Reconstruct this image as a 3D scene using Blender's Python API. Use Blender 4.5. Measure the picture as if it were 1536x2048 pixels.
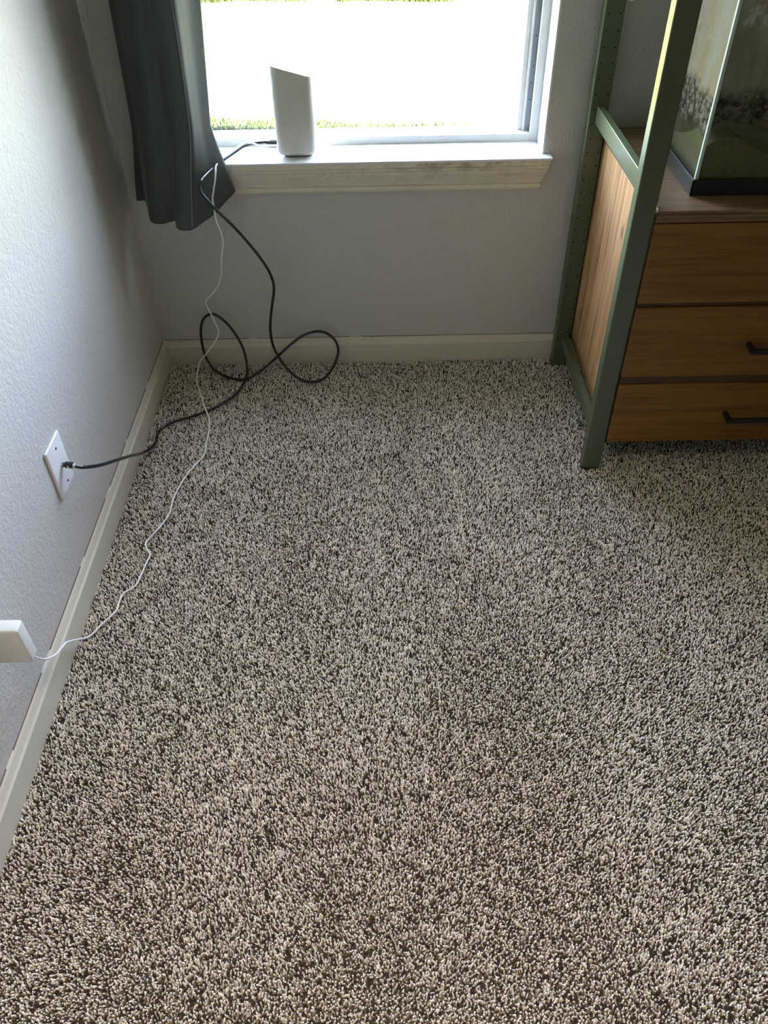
import bpy, bmesh, math, random
import numpy as np
from mathutils import Vector, Matrix

random.seed(7)
rng = np.random.default_rng(11)
for o in list(bpy.data.objects):
    bpy.data.objects.remove(o)
scene = bpy.context.scene
COL = scene.collection

# ---------------------------------------------------------------- camera
cam_data = bpy.data.cameras.new('camera')
cam = bpy.data.objects.new('camera', cam_data)
COL.objects.link(cam)
ROT = ((0.99983969, 0.01737755, 0.00431366),
       (-0.00879631, 0.68657334, -0.72700734),
       (-0.01559525, 0.72685286, 0.68661613))
cam.matrix_world = Matrix.Translation((0.59858, -1.88296, 1.19293)) @ Matrix(ROT).to_4x4()
cam_data.sensor_fit = 'VERTICAL'
cam_data.sensor_height = 32.0
cam_data.lens = 24.7523
cam_data.clip_start = 0.02
scene.camera = cam

# ---------------------------------------------------------------- sky, sun, added fill light, exposure
SKY_STRENGTH = 8.8
SUN_STRENGTH = 130.0
FILL_WATTS = 2.1
EXPOSURE = 1.62
world = bpy.data.worlds.new('sky')
scene.world = world
world.use_nodes = True
wn = world.node_tree.nodes
wl = world.node_tree.links
sky = wn.new('ShaderNodeTexSky')
sky.sky_type = 'NISHITA'
sky.sun_disc = False
sky.sun_elevation = math.radians(52)
sky.sun_rotation = math.radians(160)
sky.air_density = 1.0
sky.dust_density = 1.5
bg = wn['Background']
bg.inputs['Strength'].default_value = SKY_STRENGTH
haze = wn.new('ShaderNodeMix')
haze.data_type = 'RGBA'
haze.inputs[0].default_value = 0.70
haze.inputs[7].default_value = (0.46, 0.415, 0.35, 1)
wl.new(sky.outputs['Color'], haze.inputs[6])
wl.new(haze.outputs[2], bg.inputs['Color'])

sun_data = bpy.data.lights.new('sun', 'SUN')
sun_data.energy = SUN_STRENGTH
sun_data.angle = math.radians(0.6)
sun_data.color = (1.0, 0.95, 0.86)
sun = bpy.data.objects.new('sun', sun_data)
COL.objects.link(sun)
sun.location = (3, -8, 10)
# the sun stands behind the house, so the roof shades the lawn next to the wall
sun.rotation_euler = Vector((0.20, -0.585, 0.81)).to_track_quat('Z', 'Y').to_euler()

portal_data = bpy.data.lights.new('window_portal', 'AREA')
portal_data.shape = 'RECTANGLE'
portal_data.size = 0.86
portal_data.size_y = 1.55
portal_data.cycles.is_portal = True
portal = bpy.data.objects.new('window_portal', portal_data)
COL.objects.link(portal)
portal.location = (0.55, 0.16, 1.30)
portal.rotation_euler = (math.radians(-90), 0, 0)

fill_data = bpy.data.lights.new('warm_fill', 'AREA')  # added warm fill light under the ceiling, standing in for unseen room light
fill_data.shape = 'DISK'
fill_data.size = 0.5
fill_data.spread = math.radians(80)
fill_data.energy = FILL_WATTS
fill_data.color = (1.0, 0.80, 0.56)
fill = bpy.data.objects.new('warm_fill', fill_data)
COL.objects.link(fill)
fill.location = (0.5, -2.0, 2.40)

scene.view_settings.view_transform = 'Standard'
scene.view_settings.look = 'None'
scene.view_settings.gamma = 1.0
scene.view_settings.use_curve_mapping = False
scene.view_settings.exposure = EXPOSURE
scene.cycles.use_denoising = True
scene.cycles.max_bounces = 10
scene.cycles.diffuse_bounces = 6
scene.cycles.transparent_max_bounces = 12
scene.cycles.sample_clamp_indirect = 6.0

# ---------------------------------------------------------------- materials
class NT:
    def __init__(self, name):
        self.m = bpy.data.materials.new(name)
        self.m.use_nodes = True
        self.t = self.m.node_tree
        self.b = self.t.nodes['Principled BSDF']
        self.out = self.t.nodes['Material Output']
    def n(self, kind, **kw):
        x = self.t.nodes.new('ShaderNode' + kind)
        for k, v in kw.items():
            if k in x.inputs.keys():
                x.inputs[k].default_value = v
            else:
                setattr(x, k, v)
        return x
    def l(self, a, b):
        self.t.links.new(a, b)
    def coord(self, scale=(1, 1, 1), which='Object'):
        c = self.n('TexCoord')
        mp = self.n('Mapping')
        mp.inputs['Scale'].default_value = scale
        self.l(c.outputs[which], mp.inputs['Vector'])
        return mp.outputs['Vector']
    def noise(self, vec, scale, detail=3.0, rough=0.55):
        x = self.n('TexNoise', Scale=scale, Detail=detail, Roughness=rough)
        self.l(vec, x.inputs['Vector'])
        return x.outputs['Fac']
    def ramp(self, fac, stops):
        x = self.n('ValToRGB')
        e = x.color_ramp.elements
        while len(e) < len(stops):
            e.new(0.5)
        for k, (p, c) in enumerate(stops):
            e[k].position = p
            e[k].color = (c, c, c, 1) if isinstance(c, (int, float)) else (c[0], c[1], c[2], 1)
        self.l(fac, x.inputs['Fac'])
        return x.outputs['Color']
    def mix(self, fac, a, b, mode='MIX'):
        x = self.n('Mix', data_type='RGBA', blend_type=mode)
        for sock, v in ((x.inputs[0], fac), (x.inputs[6], a), (x.inputs[7], b)):
            if isinstance(v, (int, float)):
                sock.default_value = v
            elif isinstance(v, tuple):
                sock.default_value = (v[0], v[1], v[2], 1)
            else:
                self.l(v, sock)
        return x.outputs[2]
    def math(self, op, a, b=0.0):
        x = self.n('Math', operation=op)
        for sock, v in ((x.inputs[0], a), (x.inputs[1], b)):
            if isinstance(v, (int, float)):
                sock.default_value = v
            else:
                self.l(v, sock)
        return x.outputs[0]
    def bump(self, height, strength=0.2, dist=0.002):
        x = self.n('Bump', Strength=strength, Distance=dist)
        self.l(height, x.inputs['Height'])
        self.l(x.outputs['Normal'], self.b.inputs['Normal'])
    def base(self, c):
        if isinstance(c, tuple):
            self.b.inputs['Base Color'].default_value = (c[0], c[1], c[2], 1)
        else:
            self.l(c, self.b.inputs['Base Color'])
    def set(self, **kw):
        for k, v in kw.items():
            self.b.inputs[k.replace('_', ' ')].default_value = v
        return self


def plain(name, col, rough=0.5, spec=0.5, vary=0.06, scale=30.0, metal=0.0):
    t = NT(name)
    v = t.coord()
    f = t.noise(v, scale)
    lo = tuple(c * (1 - vary) for c in col)
    hi = tuple(min(1, c * (1 + vary)) for c in col)
    t.base(t.mix(f, lo, hi))
    t.set(Roughness=rough, Specular_IOR_Level=spec, Metallic=metal)
    return t.m

def wall_paint():
    t = NT('grey_wall_paint')
    v = t.coord()
    f = t.noise(v, 3.0)
    t.base(t.mix(f, (0.52, 0.495, 0.45), (0.56, 0.535, 0.49)))
    n1 = t.noise(v, 210.0, 2.0, 0.5)
    n2 = t.noise(v, 90.0, 1.0, 0.5)
    t.bump(t.math('ADD', n1, t.math('MULTIPLY', n2, 0.8)), 0.38, 0.004)
    t.set(Roughness=0.55, Specular_IOR_Level=0.35)
    return t.m

def trim_paint(dirty=0.0, name='white_trim_paint', col=(0.72, 0.70, 0.64), gathered=False):
    t = NT(name)
    v = t.coord()
    c = t.mix(t.noise(v, 12.0), tuple(0.95 * x for x in col), col)
    if dirty:
        spots = t.ramp(t.noise(t.coord((1, 1, 1)), 160.0, 4.0, 0.7), [(0.60, 0.0), (0.68, 1.0)])
        zone = t.ramp(t.noise(t.coord((0.5, 1, 1)), 14.0, 2.0), [(0.46, 0.0), (0.58, 1.0)])
        if gathered:
            sp_ = t.n('SeparateXYZ'); t.l(t.coord(), sp_.inputs[0])
            mx_ = t.n('MapRange'); mx_.inputs['From Min'].default_value = -0.12; mx_.inputs['From Max'].default_value = 0.16
            t.l(sp_.outputs['X'], mx_.inputs['Value'])
            mz_ = t.n('MapRange'); mz_.inputs['From Min'].default_value = -0.055; mz_.inputs['From Max'].default_value = -0.006; mz_.inputs['To Min'].default_value = 0.12
            t.l(sp_.outputs['Z'], mz_.inputs['Value'])
            g_ = t.math('MULTIPLY', mx_.outputs[0], mz_.outputs[0])
            soft = t.ramp(t.noise(t.coord((0.6, 1, 1)), 45.0, 5.0, 0.7), [(0.44, 0.0), (0.66, 1.0)])
            c = t.mix(t.math('MULTIPLY', t.math('MULTIPLY', soft, g_), 0.8), c, (0.30, 0.20, 0.11))
        c = t.mix(t.math('MULTIPLY', t.math('MULTIPLY', spots, zone), dirty), c, (0.27, 0.19, 0.11))
    t.base(c)
    t.set(Roughness=0.42, Specular_IOR_Level=0.4)
    return t.m

def wood(name, light, dark, axis, rough=0.45, knots=True):
    """pine: grain stretched along one axis of the object's own coordinates"""
    t = NT(name)
    s = [26.0, 26.0, 26.0]
    s['xyz'.index(axis)] = 1.3
    oi = t.n('ObjectInfo')
    co = t.n('TexCoord')
    off = t.n('VectorMath', operation='ADD')
    cb = t.n('CombineXYZ')
    for k_, mul in enumerate((3.7, 5.3, 7.9)):
        t.l(t.math('MULTIPLY', oi.outputs['Random'], mul), cb.inputs[k_])
    t.l(co.outputs['Object'], off.inputs[0]); t.l(cb.outputs[0], off.inputs[1])
    def shifted(sc):
        mp = t.n('Mapping'); mp.inputs['Scale'].default_value = sc
        t.l(off.outputs[0], mp.inputs['Vector'])
        return mp.outputs['Vector']
    v = shifted(tuple(s))
    f1 = t.noise(v, 2.2, 5.0, 0.6)
    f2 = t.noise(v, 9.0, 2.0, 0.5)
    g = t.math('ADD', t.math('MULTIPLY', f1, 0.75), t.math('MULTIPLY', f2, 0.25))
    c = t.ramp(g, [(0.38, dark), (0.47, tuple(0.55 * a + 0.45 * b for a, b in zip(light, dark))), (0.58, light)])
    big = t.noise(t.coord(), 2.5, 2.0)
    c = t.mix(t.ramp(big, [(0.35, 0.0), (0.7, 0.5)]), c, tuple(0.7 * x for x in light), 'MIX')
    if knots:
        ks = [15.0, 15.0, 15.0]
        ks['xyz'.index(axis)] = 7.0
        vo = t.n('TexVoronoi', Scale=0.8)
        t.l(shifted(tuple(ks)), vo.inputs['Vector'])
        kf = t.ramp(vo.outputs['Distance'], [(0.05, 1.0), (0.13, 0.0)])
        c = t.mix(t.math('MULTIPLY', kf, 0.75), c, tuple(0.35 * x for x in dark))
    t.base(c)
    t.bump(f1, 0.08, 0.001)
    t.set(Roughness=rough, Specular_IOR_Level=0.35)
    return t.m

def glass_clear(name='window_glass', tint=(1, 1, 1), gloss=0.06):
    t = NT(name)
    tr = t.n('BsdfTransparent')
    tr.inputs['Color'].default_value = (tint[0], tint[1], tint[2], 1)
    gl = t.n('BsdfGlossy')
    gl.inputs['Roughness'].default_value = 0.02
    mx = t.n('MixShader')
    lw = t.n('LayerWeight')
    lw.inputs['Blend'].default_value = 0.25
    t.l(t.math('ADD', t.math('MULTIPLY', lw.outputs['Fresnel'], 0.6), gloss * 0.3), mx.inputs['Fac'])
    t.l(tr.outputs[0], mx.inputs[1])
    t.l(gl.outputs[0], mx.inputs[2])
    t.l(mx.outputs[0], t.out.inputs['Surface'])
    return t.m

def grimy_glass(name, base_film, zone_z, seed, blotch):
    """glass of a dirty tank: clear glass under a mineral film, algae and a dark tide band.
    Object coordinates are metres from the tank's foot."""
    t = NT(name)
    co = t.n('TexCoord')
    sep = t.n('SeparateXYZ')
    t.l(co.outputs['Object'], sep.inputs[0])
    z = sep.outputs['Z']
    mp = t.n('Mapping')
    mp.inputs['Location'].default_value = (seed, seed * 0.7, seed * 1.3)
    t.l(co.outputs['Object'], mp.inputs['Vector'])
    v = mp.outputs['Vector']
    wob = t.math('MULTIPLY', t.math('SUBTRACT', t.noise(v, 14.0, 4.0, 0.65), 0.5), 0.06)
    zz = t.math('ADD', z, wob)
    lo, hi = zone_z
    # film: none under the tide line, thick above
    above = t.n('MapRange'); above.inputs['From Min'].default_value = lo - 0.012; above.inputs['From Max'].default_value = lo + 0.004
    t.l(zz, above.inputs['Value'])
    band = t.n('MapRange'); band.inputs['From Min'].default_value = hi - 0.004; band.inputs['From Max'].default_value = hi + 0.018
    t.l(zz, band.inputs['Value'])
    fine = t.noise(v, 105.0, 5.0, 0.7)
    streak_v = t.n('Mapping'); streak_v.inputs['Scale'].default_value = (9, 9, 2.5)
    t.l(v, streak_v.inputs['Vector'])
    streak = t.noise(streak_v.outputs['Vector'], 1.6, 3.0, 0.6)
    film_c = t.mix(t.ramp(streak, [(0.38, 0.0), (0.62, 1.0)]), base_film[0], base_film[1])
    band_c = t.mix(t.ramp(fine, [(0.42, 0.0), (0.60, 1.0)]), (0.040, 0.036, 0.024), (0.23, 0.21, 0.145))
    c = t.mix(band.outputs[0], band_c, film_c)
    speck = t.ramp(t.noise(v, 130.0, 2.0, 0.5), [(0.66, 0.0), (0.72, 1.0)])
    bl = t.ramp(t.noise(v, 9.0, 5.0, 0.72), [(0.50, 0.0), (0.60, 1.0)])
    upz = t.n('MapRange'); upz.inputs['From Min'].default_value = hi + 0.055; upz.inputs['From Max'].default_value = hi + 0.085
    t.l(zz, upz.inputs['Value'])
    bl = t.math('MULTIPLY', t.math('MULTIPLY', bl, blotch), upz.outputs[0])
    c = t.mix(bl, c, (0.88, 0.89, 0.86))
    op_above = t.math('MULTIPLY', above.outputs[0], t.math('ADD', base_film[2], t.math('MULTIPLY', fine, 0.25)))
    op = t.math('MAXIMUM', op_above, t.math('MULTIPLY', bl, above.outputs[0]))
    op = t.math('MAXIMUM', op, t.math('MULTIPLY', speck, 0.35))
    op = t.math('MINIMUM', t.math('MAXIMUM', op, 0.05), 0.97)
    df = t.n('BsdfDiffuse'); t.l(c, df.inputs['Color'])
    tl = t.n('BsdfTranslucent'); t.l(c, tl.inputs['Color'])
    film = t.n('MixShader'); film.inputs['Fac'].default_value = 0.35
    t.l(df.outputs[0], film.inputs[1]); t.l(tl.outputs[0], film.inputs[2])
    tr = t.n('BsdfTransparent'); tr.inputs['Color'].default_value = (0.88, 0.92, 0.86, 1)
    body = t.n('MixShader'); t.l(op, body.inputs['Fac'])
    t.l(tr.outputs[0], body.inputs[1]); t.l(film.outputs[0], body.inputs[2])
    gl = t.n('BsdfGlossy'); gl.inputs['Roughness'].default_value = 0.05
    lw = t.n('LayerWeight'); lw.inputs['Blend'].default_value = 0.2
    fin = t.n('MixShader'); t.l(t.math('MULTIPLY', lw.outputs['Fresnel'], 0.6), fin.inputs['Fac'])
    t.l(body.outputs[0], fin.inputs[1]); t.l(gl.outputs[0], fin.inputs[2])
    t.l(fin.outputs[0], t.out.inputs['Surface'])
    return t.m

M = {}
M['wall'] = wall_paint()
M['ceiling'] = plain('ceiling_paint', (0.72, 0.71, 0.68), 0.8)
M['trim'] = trim_paint()
M['base'] = trim_paint(0.55, 'scuffed_baseboard_paint', (0.64, 0.59, 0.48))
M['apron'] = trim_paint(0.95, 'stained_sill_paint', (0.74, 0.68, 0.52), True)
M['sill'] = trim_paint(0.12, 'glossy_sill_paint', (0.78, 0.78, 0.78))
M['caulk'] = plain('cracked_caulk', (0.16, 0.11, 0.07), 0.8, 0.2, 0.3, 60)
M['vinyl'] = plain('white_vinyl', (0.74, 0.74, 0.71), 0.35)
M['track'] = plain('grey_window_track', (0.36, 0.40, 0.46), 0.5)
M['hole'] = plain('drilled_hole', (0.012, 0.012, 0.008), 0.9, 0.1)
M['glass'] = glass_clear()
M['green'] = plain('sage_green_paint', (0.084, 0.100, 0.050), 0.34, 0.5, 0.07, 60)
M['pine_side'] = wood('window_lit_pine', (0.66, 0.39, 0.19), (0.28, 0.135, 0.055), 'z')  # the chest's stain, lightened for the window light on its side
M['pine_front'] = wood('shaded_stained_pine', (0.235, 0.108, 0.022), (0.145, 0.057, 0.010), 'x')  # same stain, darkened for the shade on the drawer fronts
M['pine_top'] = wood('worn_pine', (0.25, 0.155, 0.078), (0.14, 0.078, 0.036), 'x')
M['pine_dark'] = plain('dark_brown_pine', (0.07, 0.035, 0.012), 0.6)  # one even dark brown for the carcass and the rails between drawers
M['black_metal'] = plain('black_metal', (0.014, 0.015, 0.015), 0.4)
M['black_plastic'] = plain('black_plastic', (0.018, 0.018, 0.017), 0.38)
M['white_plastic'] = plain('white_plastic', (0.74, 0.72, 0.67), 0.32)
M['router'] = plain('white_router_plastic', (0.66, 0.63, 0.56), 0.35, 0.5, 0.02)
M['grey_plastic'] = plain('grey_plastic', (0.20, 0.19, 0.17), 0.5)
M['pale_grey_plastic'] = plain('pale_grey_plastic', (0.33, 0.32, 0.29), 0.5)
M['plate'] = plain('white_wall_plate', (0.80, 0.79, 0.78), 0.3)
M['screw'] = plain('dark_screw', (0.03, 0.03, 0.035), 0.4, 0.5, 0.1, 30, 0.6)
M['steel'] = plain('nickel', (0.62, 0.61, 0.58), 0.3, 0.5, 0.1, 30, 1.0)
M['coax'] = plain('black_cable_jacket', (0.014, 0.014, 0.013), 0.22, 0.7)
M['cord'] = plain('white_cord_jacket', (0.86, 0.85, 0.82), 0.35)
M['label'] = plain('pale_sticker', (0.62, 0.60, 0.54), 0.6)
M['sand'] = plain('pale_sand', (0.27, 0.22, 0.135), 0.9, 0.2, 0.25, 90)
M['paper'] = plain('white_scrap', (0.75, 0.73, 0.66), 0.7)
M['silicone'] = plain('clear_edge_silicone', (0.55, 0.66, 0.56), 0.25)

def curtain_cloth():
    t = NT('dark_curtain_cloth')
    v = t.coord((1, 1, 1))
    w = t.noise(v, 900.0, 2.0)
    t.base(t.mix(t.noise(v, 6.0), (0.055, 0.066, 0.058), (0.075, 0.082, 0.072)))
    t.bump(w, 0.1, 0.0006)
    t.set(Roughness=0.55, Specular_IOR_Level=0.3)
    t.b.inputs['Sheen Weight'].default_value = 0.25
    t.b.inputs['Sheen Roughness'].default_value = 0.4
    return t.m
M['curtain'] = curtain_cloth()
M['seam'] = plain('pale_seam_thread', (0.20, 0.20, 0.18), 0.5)

def carpet_base():
    t = NT('carpet_backing')
    v = t.coord()
    f = t.noise(v, 240.0, 3.0, 0.6)
    t.base(t.ramp(f, [(0.38, (0.05, 0.036, 0.025)), (0.52, (0.22, 0.18, 0.14)), (0.64, (0.50, 0.44, 0.36))]))
    t.bump(f, 0.6, 0.006)
    t.set(Roughness=0.95, Specular_IOR_Level=0.1)
    return t.m
M['carpet_base'] = carpet_base()

def carpet_yarn():
    t = NT('carpet_yarn')
    a = t.n('Attribute')
    a.attribute_name = 'yarn'
    t.l(a.outputs['Color'], t.b.inputs['Base Color'])
    t.set(Roughness=0.85, Specular_IOR_Level=0.15)
    t.b.inputs['Sheen Weight'].default_value = 0.15
    return t.m
M['yarn'] = carpet_yarn()

def concrete():
    t = NT('pale_concrete')
    v = t.coord()
    f = t.noise(v, 4.0, 6.0, 0.6)
    t.base(t.mix(f, (0.66, 0.65, 0.61), (0.76, 0.75, 0.71)))
    t.set(Roughness=0.9)
    return t.m
M['concrete'] = concrete()

def lawn_soil():
    t = NT('lawn_turf')
    v = t.coord()
    f = t.noise(v, 60.0, 5.0, 0.7)
    t.base(t.mix(f, (0.045, 0.055, 0.009), (0.10, 0.105, 0.018)))
    t.set(Roughness=0.9, Specular_IOR_Level=0.1)
    return t.m
M['turf'] = lawn_soil()
def blades():
    t = NT('grass_blades')
    a = t.n('Attribute')
    a.attribute_name = 'yarn'
    t.l(a.outputs['Color'], t.b.inputs['Base Color'])
    t.set(Roughness=0.6, Specular_IOR_Level=0.2)
    return t.m
M['blades'] = blades()

# ---------------------------------------------------------------- object helpers
def link(name, mesh, parent=None, mats=()):
    o = bpy.data.objects.new(name, mesh)
    COL.objects.link(o)
    for m in mats:
        mesh.materials.append(m)
    if parent is not None:
        o.parent = parent
        o.matrix_parent_inverse = parent.matrix_basis.inverted()
    return o

def empty(name, loc, label=None, cat=None, group=None, kind=None):
    o = bpy.data.objects.new(name, None)
    o.empty_display_size = 0.05
    COL.objects.link(o)
    o.location = loc
    tag(o, label, cat, group, kind)
    return o

def tag(o, label=None, cat=None, group=None, kind=None):
    if label: o['label'] = label
    if cat: o['category'] = cat
    if group: o['group'] = group
    if kind: o['kind'] = kind
    return o

class MB:
    """collects shapes of one part in a bmesh; coordinates are world metres, the origin is moved on build"""
    def __init__(self):
        self.bm = bmesh.new()
    def box(self, x0, x1, y0, y1, z0, z1, bevel=0.0, seg=2, mat=0):
        r = bmesh.ops.create_cube(self.bm, size=1.0)
        vs = r['verts']
        for v in vs:
            v.co = Vector(((x0 + x1) / 2 + v.co.x * (x1 - x0), (y0 + y1) / 2 + v.co.y * (y1 - y0), (z0 + z1) / 2 + v.co.z * (z1 - z0)))
        fs = set(f for v in vs for f in v.link_faces)
        for f in fs: f.material_index = mat
        if bevel > 0:
            es = list(set(e for v in vs for e in v.link_edges))
            bmesh.ops.bevel(self.bm, geom=es, offset=bevel, segments=seg, affect='EDGES', profile=0.5)
        return self
    def cyl(self, p0, p1, r0, r1=None, n=20, mat=0):
        r1 = r0 if r1 is None else r1
        p0, p1 = Vector(p0), Vector(p1)
        d = p1 - p0
        q = d.to_track_quat('Z', 'Y').to_matrix().to_4x4()
        res = bmesh.ops.create_cone(self.bm, cap_ends=True, segments=n, radius1=r0, radius2=r1, depth=d.length,
                                    matrix=Matrix.Translation((p0 + p1) / 2) @ q)
        for v in res['verts']:
            for f in v.link_faces: f.material_index = mat
        return self
    def rings(self, rings, caps=(True, True), mat=0, closed=True):
        """loft a list of rings (lists of points of equal length)"""
        vr = [[self.bm.verts.new(p) for p in r] for r in rings]
        n = len(vr[0])
        for a, b in zip(vr[:-1], vr[1:]):
            for i in range(n if closed else n - 1):
                j = (i + 1) % n
                f = self.bm.faces.new((a[i], a[j], b[j], b[i])); f.material_index = mat
        if closed and caps[0]:
            self.bm.faces.new(list(reversed(vr[0]))).material_index = mat
        if closed and caps[1]:
            self.bm.faces.new(vr[-1]).material_index = mat
        return self
    def tube(self, pts, r, n=10, sub=5, mat=0):
        P = spline(pts, sub)
        rings = []
        t0 = (P[1] - P[0]).normalized()
        u = t0.orthogonal().normalized()
        for i, p in enumerate(P):
            t = (P[min(i + 1, len(P) - 1)] - P[max(i - 1, 0)]).normalized()
            u = (u - t * u.dot(t)).normalized()
            w = t.cross(u)
            rings.append([p + (u * math.cos(2 * math.pi * k / n) + w * math.sin(2 * math.pi * k / n)) * r for k in range(n)])
        return self.rings(rings, mat=mat)
    def build(self, name, mats, parent=None, smooth=False, origin=None):
        if not isinstance(mats, (list, tuple)): mats = [mats]
        bmesh.ops.recalc_face_normals(self.bm, faces=self.bm.faces[:])
        if origin is None:
            if parent is not None:
                origin = parent.matrix_basis.translation
            else:
                zs = [v.co.z for v in self.bm.verts]; xs = [v.co.x for v in self.bm.verts]; ys = [v.co.y for v in self.bm.verts]
                origin = Vector(((min(xs) + max(xs)) / 2, (min(ys) + max(ys)) / 2, min(zs)))
        origin = Vector(origin)
        for v in self.bm.verts: v.co -= origin
        me = bpy.data.meshes.new(name)
        self.bm.to_mesh(me); self.bm.free()
        if smooth:
            me.polygons.foreach_set('use_smooth', [True] * len(me.polygons))
            try: me.set_sharp_from_angle(angle=math.radians(40))
            except Exception: pass
        o = bpy.data.objects.new(name, me)
        COL.objects.link(o)
        for m in mats: me.materials.append(m)
        if parent is not None:
            o.parent = parent
            po = Vector((0, 0, 0)); q = parent
            while q is not None:
                po += q.location; q = q.parent
            o.location = origin - po
        else:
            o.location = origin
        return o

def spline(pts, sub):
    P = [Vector(p) for p in pts]
    out = []
    for i in range(len(P) - 1):
        a, b, c, d = P[max(i - 1, 0)], P[i], P[i + 1], P[min(i + 2, len(P) - 1)]
        # centripetal-like tangents, limited by the local chord
        L = (c - b).length
        m1 = (c - a) / max((c - b).length + (b - a).length, 1e-6) * L
        m2 = (d - b) / max((d - c).length + (c - b).length, 1e-6) * L
        for k in range(sub):
            t = k / sub
            h1 = 2 * t**3 - 3 * t**2 + 1; h2 = t**3 - 2 * t**2 + t; h3 = -2 * t**3 + 3 * t**2; h4 = t**3 - t**2
            out.append(b * h1 + m1 * h2 + c * h3 + m2 * h4)
    out.append(P[-1])
    return out

def rrect(cx, cy, w, d, r, z, n=6):
    pts = []
    for sx, sy, a0 in ((1, 1, 0), (-1, 1, 90), (-1, -1, 180), (1, -1, 270)):
        for k in range(n + 1):
            a = math.radians(a0 + 90 * k / n)
            pts.append((cx + sx * (w / 2 - r) + r * math.cos(a), cy + sy * (d / 2 - r) + r * math.sin(a), z))
    return pts

COAX = [(0.3400, 0.0350, 0.5614), (0.3308, 0.0350, 0.5621), (0.3056, 0.0320, 0.5608), (0.2835, 0.0220, 0.5590), (0.2648, 0.0000, 0.5537), (0.2453, -0.0300, 0.5491), (0.2288, -0.0600, 0.5458), (0.2157, -0.1000, 0.5444), (0.2064, -0.1350, 0.5415), (0.2028, -0.1450, 0.5335), (0.2069, -0.1500, 0.5181), (0.2192, -0.1500, 0.5004), (0.2308, -0.1450, 0.4815), (0.2504, -0.1350, 0.4519), (0.2715, -0.1200, 0.4147), (0.2890, -0.1100, 0.3822), (0.3069, -0.1000, 0.3463), (0.3217, -0.0900, 0.3081), (0.3278, -0.0800, 0.2742), (0.3270, -0.0750, 0.2489), (0.3179, -0.0650, 0.2095), (0.3065, -0.0600, 0.1575), (0.3023, -0.0600, 0.1211), (0.3046, -0.0600, 0.0837), (0.3145, -0.0620, 0.0511), (0.3305, -0.0660, 0.0222), (0.3589, -0.0994, 0.0120), (0.3860, -0.1148, 0.0060), (0.4154, -0.1181, 0.0060), (0.4384, -0.1000, 0.0060), (0.4572, -0.0611, 0.0100), (0.4709, -0.0350, 0.0308), (0.4734, -0.0300, 0.0541), (0.4641, -0.0280, 0.0792), (0.4414, -0.0280, 0.0993), (0.4180, -0.0300, 0.1040), (0.3885, -0.0330, 0.0974), (0.3539, -0.0400, 0.0766), (0.3123, -0.0480, 0.0424), (0.2750, -0.0580, 0.0135), (0.2434, -0.0866, 0.0060), (0.2250, -0.1003, 0.0060), (0.1981, -0.0994, 0.0060), (0.1619, -0.0792, 0.0060), (0.1318, -0.0511, 0.0120), (0.1141, -0.0350, 0.0415), (0.1113, -0.0300, 0.0847), (0.1160, -0.0280, 0.1210), (0.1269, -0.0280, 0.1458), (0.1439, -0.0300, 0.1597), (0.1628, -0.0340, 0.1601), (0.1903, -0.0420, 0.1379), (0.2123, -0.0500, 0.1022), (0.2249, -0.0600, 0.0702), (0.2297, -0.0700, 0.0379), (0.2311, -0.0907, 0.0200), (0.2268, -0.1286, 0.0140), (0.2127, -0.1623, 0.0060), (0.1910, -0.1952, 0.0060), (0.1634, -0.2271, 0.0060), (0.1348, -0.2477, 0.0060), (0.1061, -0.2658, 0.0060), (0.0716, -0.2836, 0.0060), (0.0479, -0.3034, 0.0060), (0.0382, -0.3294, 0.0060), (0.0396, -0.3611, 0.0060), (0.0366, -0.3936, 0.0120), (0.0282, -0.4364, 0.0300), (0.0500, -0.5639, 0.1249), (0.0580, -0.6737, 0.2007), (0.0520, -0.7293, 0.2366), (0.0390, -0.7619, 0.2606), (0.0290, -0.7679, 0.2683)]
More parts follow.
